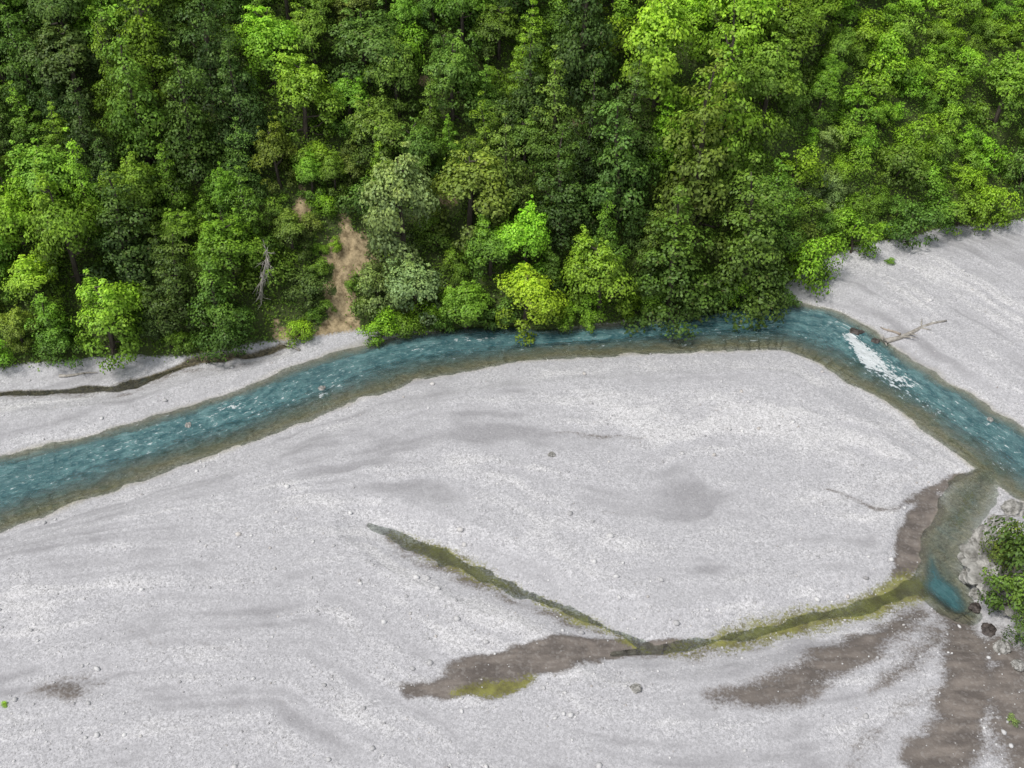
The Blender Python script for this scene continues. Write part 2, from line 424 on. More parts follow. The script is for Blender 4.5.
# ------------------------------------------------------------------ water
foam_spots = [([(850, 336, 5), (862, 350, 8), (874, 362, 7)], 2.1, 1.2), ([(868, 356, 5), (882, 368, 8), (908, 386, 5)], 1.35, 1.5), ([(868, 366, 3), (900, 390, 4), (940, 414, 3)], .85, 2.0), ([(835, 322, 3), (850, 338, 5)], .65, 1.3),
              ([(318, 396, 2), (324, 392, 3)], 1., .5), ([(222, 408, 4), (240, 404, 4)], .9, .8), ([(60, 468, 10), (180, 428, 12), (260, 404, 13), (350, 372, 11)], .46, 2.5),
              ([(985, 424, 2), (994, 428, 2)], .9, .5), ([(990, 462, 2), (1008, 470, 2)], .9, .6), ([(450, 340, 2), (490, 338, 2)], .8, .6),
              ([(400, 355, 8), (560, 342, 8), (720, 332, 10), (820, 335, 10)], .28, 2.5), ([(920, 395, 10), (1000, 450, 14)], .44, 2.5), ([(410, 352, 2), (430, 350, 2)], .8, .6), ([(-40, 500, 10), (60, 468, 10)], .36, 2.)]
FOAM = np.zeros(X.shape)
for pts, amt, w in foam_spots:
    P, W = pxline(pts, WL); u, _, _ = chan(.6 * X + .4 * XW, .6 * Y + .4 * YW, P, W)
    FOAM = np.maximum(FOAM, soft(u, w) * amt)
wave = .12 * fbm(sR / 2.2, tR / 1.1, 3) * (uR < .5) + .2 * np.minimum(FOAM, 1.3) * (vn(sR * 1.3, tR * 2.) - .3) * (FOAM > .45)
allu = np.stack([uR, np.minimum(CH['side'], CH['pool']), CH['algae_creek'], CH['olive_creek'], CH['ditch']])
who = np.argmin(allu, 0); umin = allu.min(0)
POOL = sst(1.5, -1.0, CH['pool']) * (uR > -1)
wet = (umin < .35) & (Z < WL + .12) & (np.abs(X) < 130) & (Y > 30) & (Y < 200)
facewet = wet[:-1, :-1] & wet[1:, :-1] & wet[:-1, 1:] & wet[1:, 1:]
fid = who[:-1, :-1]
defs = [('river', 'turquoise river curving along the foot of the forest', [0, 1]),
        ('creek', 'thin olive green creek threads crossing the gravel flat', [2, 3]),
        ('ditch_water', 'narrow dark ditch of water on the left gravel strip', [4])]
for nm, lab, ids in defs:
    fm = facewet & np.isin(fid, ids)
    q = Q.reshape(NY - 1, NX - 1, 4)[fm]
    uq, inv = np.unique(q.ravel(), return_inverse=True)
    V = np.stack([X.ravel()[uq], Y.ravel()[uq], WL + wave.ravel()[uq] + .01], -1)
    dpt = np.clip(WL - Z.ravel()[uq], 0, 2)
    if nm != 'river': dpt = dpt * .3
    me = npmesh(nm, V, inv.reshape(-1, 4), W_MAT, True, {
        'w': ('FLOAT_COLOR', np.stack([dpt, np.where(np.isin(who.ravel()[uq], [0]), FOAM.ravel()[uq], -2.), POOL.ravel()[uq] * .75, dpt * 0 + 1], -1)),
        'flow': ('FLOAT_VECTOR', np.stack([sR.ravel()[uq], tR.ravel()[uq], dpt * 0], -1))})
    tag(link(nm, me), lab, 'water', kind='structure')

# ------------------------------------------------------------------ foliage generators
def unit(v): return v / np.maximum(np.linalg.norm(v, axis=-1, keepdims=True), 1e-6)
def leaves(C, Nn, L, r, bright, hue, odd):
    n = len(C)
    t1 = unit(np.cross(Nn, r.normal(size=(n, 3)))); t2 = np.cross(Nn, t1)
    L = L[:, None]; Wd = L * r.uniform(.5, .8, (n, 1))
    dn = Nn * L * .16
    V = np.stack([C - t1 * L * .5 - dn, C + t2 * Wd * .5, C + t1 * L * .5 - dn, C - t2 * Wd * .5], 1)
    A = np.stack([bright, hue, odd, np.ones(n)], -1)
    return V.reshape(-1, 3), np.arange(4 * n).reshape(-1, 4), np.repeat(A, 4, 0)

def crown_mesh(name, lobes, r, Ls, dens, flat=.72, top=10., wide=4.):
    Cs, Ns, Lz, B, Hu = [], [], [], [], []
    for (c, rad) in lobes:
        n = int(dens * rad * rad) + 8
        d = unit(r.normal(size=(n, 3)))
        d[:, 2] = np.where(r.random(n) < .78, np.abs(d[:, 2]), d[:, 2])
        k = 1.10 - .46 * r.random(n) ** 2.2
        k = k * (1 + .28 * np.sin(d[:, 0] * 5 + c[1] * 3) * np.cos(d[:, 1] * 5 + c[0] * 3))
        p = d * (rad * k)[:, None]; p[:, 2] *= flat
        q = np.asarray(c) + p
        Cs.append(q)
        out = q - np.array([0, 0, top * .45]); out = out / np.array([wide, wide, top * .5])
        Ns.append(unit(d * .7 + unit(out) * .45 + np.array([0, 0, .45]) + r.normal(size=(n, 3)) * .33))
        Lz.append(r.uniform(Ls[0], Ls[1], n))
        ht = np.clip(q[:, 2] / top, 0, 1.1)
        B.append(np.clip(-.07 + r.uniform(-.08, .08) + .44 * ht + .36 * (k - .6) / .45 * (.4 + .6 * ht) + r.uniform(-.12, .16, n) + .16 * d[:, 2], 0, 1))  # leaf colour carries crown light and shade: bright top and outside, plus new growth
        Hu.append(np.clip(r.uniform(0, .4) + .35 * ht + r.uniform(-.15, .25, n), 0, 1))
    Cs = np.concatenate(Cs)
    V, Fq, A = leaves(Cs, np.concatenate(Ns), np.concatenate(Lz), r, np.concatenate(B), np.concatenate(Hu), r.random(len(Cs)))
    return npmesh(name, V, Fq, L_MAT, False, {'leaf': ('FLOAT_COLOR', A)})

def tube(VV, FF, pts, rad, sides=7):
    pts = [Vector(p) for p in pts]; base = len(VV)
    for i, p in enumerate(pts):
        t = (pts[min(i + 1, len(pts) - 1)] - pts[max(i - 1, 0)]).normalized()
        a = t.cross(Vector((.31, .95, .1))).normalized(); b = t.cross(a)
        for k in range(sides):
            an = 2 * math.pi * k / sides
            VV.append(tuple(p + (a * math.cos(an) + b * math.sin(an)) * rad[i]))
    for i in range(len(pts) - 1):
        for k in range(sides):
            k2 = (k + 1) % sides
            FF.append((base + i * sides + k, base + i * sides + k2, base + (i + 1) * sides + k2, base + (i + 1) * sides + k))
    FF.append(tuple(base + k for k in range(sides))[::-1]); FF.append(tuple(base + (len(pts) - 1) * sides + k for k in range(sides)))
def pymesh(name, VV, FF, mat):
    me = bpy.data.meshes.new(name); me.from_pydata(VV, [], FF); me.update(); me.materials.append(mat)
    me.polygons.foreach_set('use_smooth', np.ones(len(me.polygons), bool)); return me

def trunk_mesh(Ht, Rt, lobes, r, nlimb):
    VV, FF = [], []
    wob = [(r.uniform(-.2, .2), r.uniform(-.2, .2)) for _ in range(6)]
    pts = [(wob[i][0] * i * .3, wob[i][1] * i * .3, -.8 + (Ht * .9 + .8) * i / 5) for i in range(6)]
    tube(VV, FF, pts, [Rt * 1.3, Rt, Rt * .85, Rt * .65, Rt * .42, Rt * .12], 8)
    sel = r.permutation(len(lobes))[:nlimb]
    for s in sel:
        c, rad = lobes[s]
        z0 = max(.1 * Ht, c[2] - math.hypot(c[0], c[1]) * .6)
        k = (z0 + .8) / (Ht * .9 + .8) * 5; i = min(int(k), 4); f = k - i
        p0 = Vector(pts[i]).lerp(Vector(pts[i + 1]), f); p2 = Vector(c)
        p1 = p0.lerp(p2, .5) + Vector((0, 0, -.15 * (p2 - p0).length))
        tube(VV, FF, [p0, p1, p2], [Rt * .4, Rt * .25, Rt * .06], 5)
    return pymesh('trunk', VV, FF, BARK)

protos = {'round': [], 'cone': [], 'bush': []}
for k in range(8):          # spreading crowns: a domed body of lobes with a few raised leaders
    r = np.random.default_rng(100 + k)
    Ht, Rr = 10., 4.2
    lob = []
    off = r.uniform(-.7, .7, 2); ex = r.uniform(.82, 1.14, 2)
    for i in range(26):
        d = unit(r.normal(size=3)); d[2] = abs(d[2]) if r.random() < .8 else d[2]
        s = r.uniform(.65, 1.1)
        lob.append((np.array([off[0] + d[0] * Rr * .74 * s * ex[0], off[1] + d[1] * Rr * .74 * s * ex[1], Ht * .44 + d[2] * Ht * .36 * s]), Rr * r.uniform(.18, .38)))
    for q in range(3 + k % 3):
        an = r.uniform(0, 6.28); rr = Rr * r.uniform(.1, .5)
        lx, ly = math.cos(an) * rr, math.sin(an) * rr; lh = Ht * r.uniform(.84, 1.12)
        for t in range(4):
            f = t / 3.; cr = Rr * .3 * (1 - f) ** .8
            for j in range(3 if t < 3 else 1):
                b = r.uniform(0, 6.28); dd_ = cr * r.uniform(.4, 1.) if t < 3 else 0
                lob.append((np.array([lx + math.cos(b) * dd_, ly + math.sin(b) * dd_, lh * (.62 + .36 * f)]), (.32 + .5 * cr) * r.uniform(.65, 1.1)))
    for i in range(10):
        an = r.uniform(0, 6.28)
        lob.append((np.array([math.cos(an) * Rr * .68, math.sin(an) * Rr * .68, Ht * r.uniform(.04, .3)]), Rr * r.uniform(.16, .28)))
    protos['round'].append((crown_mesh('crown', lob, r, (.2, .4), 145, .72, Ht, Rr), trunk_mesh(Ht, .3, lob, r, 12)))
for k in range(6):
    r = np.random.default_rng(200 + k)
    Ht, Rr = 12.5, 3.6
    lob = []
    tiers = 9
    for t in range(tiers):
        f = t / (tiers - 1)
        rad = Rr * (1 - f) ** .75 * r.uniform(.78, 1.15) * (.9 if t == 0 else 1)
        nl = max(1, int(round(6 * (1 - f) + 1)))
        a0 = r.uniform(0, 6.28)
        for q in range(nl):
            an = a0 + q * 6.283 / nl + r.uniform(-.4, .4)
            rr = rad * r.uniform(.5, 1.05) if nl > 1 else 0
            c = np.array([math.cos(an) * rr, math.sin(an) * rr, Ht * (.07 + .90 * f) + r.uniform(-.5, .5)])
            lob.append((c, max(.42, (.36 + .34 * rad) * r.uniform(.6, 1.1))))
        if t < tiers - 1: lob.append((np.array([0, 0, Ht * (.12 + .84 * f)]), .33 * rad + .35))
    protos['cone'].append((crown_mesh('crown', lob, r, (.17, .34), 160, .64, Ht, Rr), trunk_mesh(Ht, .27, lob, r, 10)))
for k in range(7):
    r = np.random.default_rng(300 + k)
    Ht, Rr = 3.6, 2.3
    lob = []
    for i in range(22):
        d = unit(r.normal(size=3)); d[2] = abs(d[2]) * .9
        s = r.uniform(.5, 1.2)
        lob.append((np.array([d[0] * Rr * .8 * s, d[1] * Rr * .8 * s, .35 + d[2] * Ht * .7 * s]), Rr * r.uniform(.14, .38)))
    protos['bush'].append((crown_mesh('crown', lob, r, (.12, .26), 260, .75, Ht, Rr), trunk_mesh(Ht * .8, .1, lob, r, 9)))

# ------------------------------------------------------------------ plants: collected first, then built
CLR = {'dark green': (.080, .138, .030), 'deep green': (.102, .190, .032), 'mid green': (.142, .262, .031), 'bright green': (.20, .365, .032),
       'yellow-green': (.255, .39, .032), 'olive green': (.150, .222, .040), 'grey-green': (.18, .265, .09)}
NOUN = {'round': 'spreading tree', 'cone': 'conical tree', 'bush': 'leafy shrub'}
NAME = {'round': 'broadleaf_tree', 'cone': 'conical_tree', 'bush': 'shrub'}
DIM = {'round': (4.2, 10.), 'cone': (3.5, 12.5), 'bush': (2.2, 3.6)}
plants = []
def plan(p, kind, colour, s, sz=1., label=None, jit=.2, px=None):
    plants.append(dict(p=np.array(p), kind=kind, colour=colour, s=s, sz=sz, label=label, jit=jit, px=px, rad=DIM[kind][0] * s))

heroes = [
 (115, 352, 'round', 'bright green', 1.2, 1.0, 'big bright green spreading tree at forest foot above left gravel strip'),
 (42, 312, 'round', 'yellow-green', .95, .95, 'yellow-green tree with spreading crown near the left edge of the forest'),
 (130, 280, 'cone', 'dark green', 1.4, 1.0, 'tall dark conical tree rising behind the big bright spreading tree'),
 (226, 348, 'cone', 'deep green', 1.35, .9, 'deep green conical tree at forest foot left of leaning dead tree'),
 (184, 318, 'cone', 'dark green', 1.15, 1., 'narrow dark conical tree between bright spreading tree and leaning dead tree'),
 (62, 352, 'cone', 'mid green', 1.0, .8, 'mid green conical tree at forest foot left of big bright spreading tree'),
 (376, 160, 'round', 'olive green', 1.0, 1., 'dull olive tree standing high above the bare earth scar'),
 (470, 240, 'round', 'olive green', 1.4, 1.0, 'large domed olive tree in the centre of the forest'),
 (525, 326, 'round', 'yellow-green', 1.1, .9, 'yellow-green spreading tree hanging over the middle of the river'),
 (418, 318, 'round', 'grey-green', 1.15, .9, 'pale grey-green spreading tree right of the bare earth scar'),
 (655, 112, 'round', 'yellow-green', 1.6, 1.15, 'large bright yellow-green tree at the top of the river-bend spur'),
 (690, 240, 'cone', 'olive green', 1.95, 1.15, 'tallest olive tree halfway up the river-bend spur'),
 (744, 306, 'cone', 'deep green', 1.9, 1.0, 'large deep green tree at the tip of the river-bend spur'),
 (668, 318, 'cone', 'deep green', 1.75, .95, 'deep green broad tree leaning over water left of the spur tip'),
 (600, 321, 'round', 'mid green', 1.2, 1.15, 'mid green tree overhanging the river right of the yellow-green spreading tree'),
 (560, 240, 'cone', 'dark green', 1.4, 1., 'dark tree right of the large domed olive tree'),
 (466, 327, 'round', 'mid green', .95, .9, 'mid green bushy tree at water edge below the large domed olive tree'),
 (618, 224, 'cone', 'deep green', 1.6, 1.05, 'deep green tree left of the tallest olive tree'),
 (808, 286, 'bush', 'bright green', 1.9, 1.35, 'bright green tall shrub where the right gravel bar begins'),
 (908, 245, 'bush', 'deep green', 1.8, 1.2, 'glossy deep green broad shrub at middle back of right gravel bar'),
 (850, 254, 'bush', 'bright green', 1.7, 1.3, 'bright green shrub mound left of the glossy deep green broad shrub'),
 (985, 226, 'bush', 'bright green', 1.8, 1.2, 'bright green broad shrub at far right back of right gravel bar'),
 (532, 135, 'cone', 'dark green', 1.2, 1.0, 'narrow dark tree high above the large domed olive tree'),
 (248, 155, 'cone', 'dark green', 1.35, 1., 'dark pointed tree high on the slope left of the dull olive tree'),
 (300, 340, 'bush', 'bright green', 1.0, 1.0, 'light green shrub at forest foot just left of the bare earth scar'),
 (386, 330, 'bush', 'bright green', 1.0, 1.0, 'light green shrub at the water edge just right of the bare earth scar'),
 (318, 276, 'bush', 'mid green', .9, 1.0, 'small green shrub on the left rim of the bare earth scar'),
 (366, 312, 'bush', 'olive green', .8, 1.0, 'small olive shrub growing on the lower bare earth scar'),
 (334, 252, 'bush', 'bright green', .65, 1.0, 'tiny bright shrub growing near top of the bare earth scar'),
 (352, 290, 'bush', 'mid green', .55, 1.0, 'tiny green tuft in the middle of the bare earth scar'),
 (326, 312, 'bush', 'mid green', .7, 1.0, 'small green shrub on the lower left of the bare earth scar'),
 (757, 135, 'round', 'mid green', 1.35, 1.1, 'mid green tree behind the tallest olive tree on its right'),
]
hp = hit([h[0] for h in heroes], [h[1] for h in heroes])
for h, p in zip(heroes, hp): plan(p, h[2], h[3], h[4], h[5], h[6], .05)

zones = [((40, 60), 'ccr', ['dark green', 'deep green', 'mid green'], 1.), ((20, 170), 'crr', ['deep green', 'mid green', 'bright green'], .95), ((60, 240), 'rcb', ['mid green', 'bright green'], .85),
         ((110, 110), 'ccr', ['dark green', 'deep green', 'mid green'], 1.), ((160, 210), 'ccr', ['dark green', 'deep green', 'mid green'], 1.), ((20, 330), 'bbr', ['mid green', 'bright green', 'olive green'], .8),
         ((180, 30), 'crb', ['deep green', 'deep green', 'bright green'], .9), ((215, 130), 'ccr', ['dark green', 'deep green', 'mid green'], .9), ((220, 260), 'ccr', ['dark green', 'deep green', 'mid green'], .9),
         ((290, 60), 'bbr', ['mid green', 'mid green', 'bright green'], .85), ((290, 160), 'bbr', ['olive green', 'bright green', 'mid green'], .8), ((360, 60), 'rrb', ['mid green', 'deep green', 'olive green'], .9),
         ((430, 40), 'brr', ['bright green', 'mid green', 'deep green'], .9), ((420, 160), 'bcr', ['deep green', 'bright green', 'mid green'], .85), ((500, 60), 'crb', ['deep green', 'mid green', 'bright green'], .95),
         ((400, 240), 'rb', ['grey-green', 'mid green'], .9), ((470, 280), 'rrb', ['mid green', 'deep green', 'bright green'], .85), ((560, 280), 'rcr', ['mid green', 'deep green', 'bright green'], .9),
         ((570, 60), 'crr', ['dark green', 'deep green', 'mid green'], .95), ((600, 180), 'ccr', ['dark green', 'deep green', 'olive green'], 1.), ((650, 50), 'r', ['yellow-green', 'bright green'], 1.1),
         ((660, 270), 'ccr', ['deep green', 'olive green', 'mid green'], 1.15), ((700, 130), 'rc', ['olive green', 'mid green', 'bright green'], 1.25), ((740, 60), 'rb', ['mid green', 'bright green', 'grey-green'], .95),
         ((760, 230), 'crb', ['deep green', 'mid green', 'olive green'], 1.), ((800, 40), 'bbr', ['bright green', 'mid green'], .9), ((810, 160), 'bb', ['mid green', 'bright green', 'grey-green'], 1.0),
         ((880, 60), 'bbb', ['bright green', 'mid green', 'bright green'], 1.0), ((890, 150), 'bb', ['mid green', 'bright green', 'deep green'], 1.), ((960, 50), 'bbb', ['bright green', 'mid green', 'bright green'], 1.),
         ((960, 140), 'bbb', ['mid green', 'bright green', 'deep green'], 1.), ((1030, 90), 'bbr', ['bright green', 'mid green', 'deep green'], 1.), ((1010, 190), 'bb', ['mid green', 'deep green', 'bright green'], .95)]
ZC = np.array([z[0] for z in zones], float)
rowx = np.arange(380, 800, 21.) + rng.uniform(-6, 6, 20)
rowy = np.interp(rowx, riv[:, 0], riv[:, 1]) - 1
for x, y, p in zip(rowx, rowy, hit(rowx, rowy)):
    p = np.array(p); p[2] = max(p[2], WL + .3)
    plan(p, 'bush', random.choice(['mid green', 'deep green', 'bright green', 'deep green']), random.uniform(.9, 1.45), random.uniform(.9, 1.3), px=(x, y))
NC = 6500
cpx = rng.uniform(-50, 1075, NC); cpy = rng.uniform(-50, 375, NC)
ch = hit(cpx, cpy)
cd = samp(D, ch[:, 0], ch[:, 1]); cs = samp(SCAR, ch[:, 0], ch[:, 1]); cu = samp(uR, ch[:, 0], ch[:, 1])
for big in (True, False):
    for i in range(NC):
        p = ch[i]
        if np.isnan(p[0]) or cd[i] < (.8 if big else .25) or cu[i] < .2: continue
        z = zones[int(np.argmin((ZC[:, 0] - cpx[i]) ** 2 + (ZC[:, 1] - (cpy[i] - 30)) ** 2 + rng.uniform(0, 1500, len(ZC))))]
        kinds = [q for q in z[1] if (q != 'b') == big]
        if not kinds and big: continue
        if big and random.random() > len(kinds) / len(z[1]) + .1: continue
        kind = {'c': 'cone', 'r': 'round', 'b': 'bush'}[random.choice(kinds) if kinds else 'b']
        s = z[3] * (random.choice((.75, 1.0, 1.2, 1.4, 1.6)) * random.uniform(.92, 1.08) if big else random.choice((.75, 1.1, 1.45, 1.8)) * random.uniform(.9, 1.1))
        x, y = cpx[i], cpy[i]
        if cs[i] > .35: continue
        if 298 < x < 396 and 222 < y < 400 and (big or (322 < x < 374)): continue
        if 235 < x < 310 and 262 < y < 400 and big: continue
        if 245 < x < 300 and 280 < y < 345: continue
        if 775 < x and y > 222 and big: continue
        rad = DIM[kind][0] * s
        k = .60 if big else .43
        ok = True
        for q in plants:
            dx = q['p'][0] - p[0]; dy = (q['p'][1] - p[1]) * 1.25
            lim = (rad + q['rad']) * k if not (kind == 'bush' and q['kind'] != 'bush') else rad * .5 + q['rad'] * .52
            if dx * dx + dy * dy < lim * lim: ok = False; break
        if ok: plan(p, kind, random.choice(z[2]), s, random.uniform(.85, 1.35), px=(x, y))
# leave out what stands wholly behind other crowns
GW, GH = 290, 230
zb = np.full((GH, GW), 1e9); own = np.full((GH, GW), -1)
gy_, gx_ = np.mgrid[0:GH, 0:GW]
for i, q in enumerate(plants):
    hgt = DIM[q['kind']][1] * q['s'] * q['sz']
    c = q['p'] + np.array([0, 0, hgt * .52])
    x, y, dp = project(c)
    rx = q['rad'] / dp / TK / 4; ry = (hgt * .46 * CP + q['rad'] * SP * .5) / dp / TK / 4
    m = ((gx_ - (x + 60) / 4) / rx) ** 2 + ((gy_ - (y + 60) / 4) / ry) ** 2
    f = (m < .7) & (dp < zb)
    zb[f] = dp; own[f] = i
cnt = np.bincount(own[own >= 0].ravel(), minlength=len(plants))
kept = [q for i, q in enumerate(plants) if cnt[i] >= 9 or q['label']]
print('PLANNED', len(plants), 'KEPT', len(kept), {k: sum(1 for q in kept if q['kind'] == k) for k in NOUN})

# outcrop shrubs and small plants
for px, py, dz, kind, cn, s, sz, lab in [(1004, 612, 1.0, 'bush', 'deep green', 1.5, 1.3, 'green shrub on the right rock outcrop, nearest the pool'),
                               (1024, 580, 1.6, 'bush', 'deep green', 2.0, 1.4, 'largest green shrub on the right rock outcrop, cut by photo edge'),
                               (998, 572, 1.8, 'bush', 'olive green', 1.15, 1.4, 'olive green small shrub on top of the right rock outcrop'),
                               (1022, 642, 0, 'bush', 'dark green', 1.1, .9, 'low dark shrub at the lower end of the right rock outcrop'),
                               (1012, 722, 0, 'bush', 'grey-green', .28, .8, 'tiny grey-green plant on brown sand at bottom right corner'),
                               (6, 706, 0, 'bush', 'yellow-green', .2, .8, 'tiny yellow-green plant on gravel at bottom left edge'),
                               (890, 264, 0, 'bush', 'mid green', .4, .8, 'small green plant on the right gravel bar below the forest')]:
    pp = hit(px, py)[0]; pp[2] += dz
    plan(pp, kind, cn, s, sz, lab); kept.append(plants[-1])

def where(x):
    if x < 185: return 'above left gravel strip'
    if x < 300: return 'left of earth scar'
    if x < 420: return 'around earth scar'
    if x < 590: return 'above mid river'
    if x < 760: return 'on river bend spur'
    if x < 900: return 'by right bar start'
    return 'by far right bar'
def row(y):
    return 'at forest foot' if y > 275 else 'low on slope' if y > 185 else 'halfway up slope' if y > 95 else 'high on slope' if y > 10 else 'at photo top'
ORD = ['leftmost', 'second', 'third', 'fourth', 'fifth', 'sixth', 'seventh', 'eighth', 'ninth', 'tenth', 'eleventh', 'twelfth']
cells = {}
for q in kept:
    if not q['label']: cells.setdefault((q['colour'], q['kind'], row(q['px'][1]), where(q['px'][0])), []).append(q)
for (cn, kd, rw, wh), L in cells.items():
    L.sort(key=lambda q: q['px'][0])
    for i, q in enumerate(L):
        q['label'] = f'{cn} {NOUN[kd]} {rw} {wh}'
        if len(L) > 1: q['label'] += ', leftmost' if i == 0 else ', rightmost' if i == len(L) - 1 else f', {ORD[min(i, 11)]} from left'
        q['group'] = 'shrubs on the forested slope' if kd == 'bush' else 'trees on the forested slope'
for q in kept:
    kind = q['kind']; p = q['p']; s = q['s']
    crown, trunk = protos[kind][random.randrange(len(protos[kind]))]
    root = bpy.data.objects.new(NAME[kind], None); root.empty_display_size = .5
    COL.objects.link(root)
    root.location = (p[0], p[1], p[2] - .15); root.rotation_euler = (random.uniform(-.02, .1), random.uniform(-.08, .08), random.uniform(0, 6.283))
    root.scale = (s * random.uniform(.88, 1.12), s * random.uniform(.88, 1.12), s * q['sz'])
    t = link('trunk', trunk, root); c = link('crown', crown, root)
    k = random.uniform(1 - q['jit'], 1 + q['jit']); col = CLR[q['colour']]
    c.color = (col[0] * k * random.uniform(.88, 1.08), col[1] * k, col[2] * k * random.uniform(.85, 1.2), 1)
    tag(root, q['label'], 'shrub' if kind == 'bush' else 'tree', q.get('group'))

# undergrowth: one uncountable mass
n = 17000
ux = rng.uniform(-100, 1124, n); uy = rng.uniform(-90, 380, n)
uh = hit(ux, uy)
ok = ~np.isnan(uh[:, 0]); uh = uh[ok]; ux = ux[ok]
dd = samp(D, uh[:, 0], uh[:, 1]); sc = samp(SCAR, uh[:, 0], uh[:, 1]); uu = samp(uR, uh[:, 0], uh[:, 1])
ok = (dd > .2) & (sc + rng.uniform(-.25, .25, len(sc)) < .4) & (uu > .2); uh = uh[ok]; ux = ux[ok]
m = len(uh); per = 11
C = np.repeat(uh, per, 0); cl = rng.normal(size=(m * per, 3)) * np.array([.55, .55, .25]); C = C + cl
C[:, 2] = samp(Z, C[:, 0], C[:, 1]) + np.abs(rng.normal(size=m * per)) * .55 + .05
Nn = unit(rng.normal(size=(m * per, 3)) * .45 + np.array([0, -.4, 1]))
zbr = np.repeat(np.where(ux > 750, .32, .08) + rng.uniform(0, .32, m), per)
V, Fq, A = leaves(C, Nn, rng.uniform(.2, .42, m * per), rng, np.clip(zbr + rng.uniform(0, .3, m * per), 0, 1), np.clip(np.repeat(rng.uniform(0, .9, m), per) + rng.uniform(-.2, .2, m * per), 0, 1), rng.random(m * per))
o = link('undergrowth', npmesh('undergrowth', V, Fq, L_MAT, False, {'leaf': ('FLOAT_COLOR', A)}))
o.color = (.13, .235, .032, 1)
tag(o, 'low green undergrowth covering the slope between the trees', 'undergrowth', kind='stuff')

# ------------------------------------------------------------------ loose stones
bm = bmesh.new(); bmesh.ops.create_icosphere(bm, subdivisions=1, radius=1.)
IV = np.array([v.co[:] for v in bm.verts]); IF = np.array([[v.index for v in f.verts] for f in bm.faces]); bm.free()
n = 26000
gx = rng.uniform(-60, 1084, n); gy = rng.uniform(225, 810, n)
g = U(gx, gy, .3)
zz = samp(Z, g[:, 0], g[:, 1]); dd = samp(D, g[:, 0], g[:, 1]); uu = samp(umin, g[:, 0], g[:, 1]); mm = samp(MUD, g[:, 0], g[:, 1]); stv = samp(STREAK, g[:, 0], g[:, 1])
den = np.clip((stv - .44) * 2.6 + (gy > 600) * .12, .03, 1) + (uu < 3.5) * (uu > 0) * .3
ok = (dd < -.2) & (uu > .05) & (rng.random(n) < den) & (rng.random(n) > mm * .9)
g = g[ok]; zz = zz[ok]; m = len(g)
sz = .045 + .042 * rng.pareto(2.6, m); sz = np.minimum(sz, .32)
VV = IV[None] * (1 + rng.uniform(-.22, .22, (m, 12, 1)))
VV = VV * (sz[:, None] * rng.uniform(.7, 1.3, (m, 3)) * np.array([1, 1, .7]))[:, None, :]
an = rng.uniform(0, 6.28, m); ca, sa = np.cos(an)[:, None], np.sin(an)[:, None]
VX = VV[..., 0] * ca - VV[..., 1] * sa + g[:, 0:1]; VY = VV[..., 0] * sa + VV[..., 1] * ca + g[:, 1:2]; VZ = VV[..., 2] + zz[:, None] + sz[:, None] * .25
V = np.stack([VX, VY, VZ], -1).reshape(-1, 3)
Fq = (IF[None] + 12 * np.arange(m)[:, None, None]).reshape(-1, 3)
A = np.repeat(np.stack([rng.beta(2.4, 1.4, m), rng.random(m), rng.random(m), np.ones(m)], -1), 12, 0)
tag(link('gravel_stones', npmesh('gravel_stones', V, Fq, S_MAT, False, {'leaf': ('FLOAT_COLOR', A)})), 'loose pale stones scattered over the gravel flats', 'stones', kind='stuff')

# ------------------------------------------------------------------ boulders and outcrop
def boulder_mesh(seed, mat, name='boulder', sub=4, crag=.0):
    bm = bmesh.new(); bmesh.ops.create_icosphere(bm, subdivisions=sub, radius=1.)
    o = Vector((seed * 7.1, seed * 3.3, 1.7))
    for v in bm.verts:
        d = v.co.normalized()
        k = 1 + .42 * mnoise.noise(d * 1.1 + o) + .2 * mnoise.noise(d * 2.6 + o) + .08 * mnoise.noise(d * 6 + o)
        k += .08 * mnoise.cell(d * 1.9 + o) + crag * (abs(mnoise.noise(d * 4 + o)) * .9 + .5 * mnoise.cell(d * 4.3 + o) + .3 * mnoise.noise(d * 13 + o))
        v.co = d * k
    me = bpy.data.meshes.new(name); bm.to_mesh(me); bm.free(); me.materials.append(mat)
    me.polygons.foreach_set('use_smooth', np.zeros(len(me.polygons), bool) if crag else np.ones(len(me.polygons), bool)); return me
BP = [boulder_mesh(k, ROCKP, crag=.1) for k in range(5)]; BD = [boulder_mesh(k + 9, ROCKD) for k in range(2)]
q = hit(1003, 574)[0]
o = link('rock_outcrop', boulder_mesh(31, ROCKP, 'rock_outcrop', 6, .22)); o.location = (q[0], q[1], .2); o.scale = (3.4, 5.0, 2.5); o.rotation_euler = (0, 0, -.3)
tag(o, 'craggy pale rock outcrop under shrubs at right edge beside the pool', 'rock outcrop')
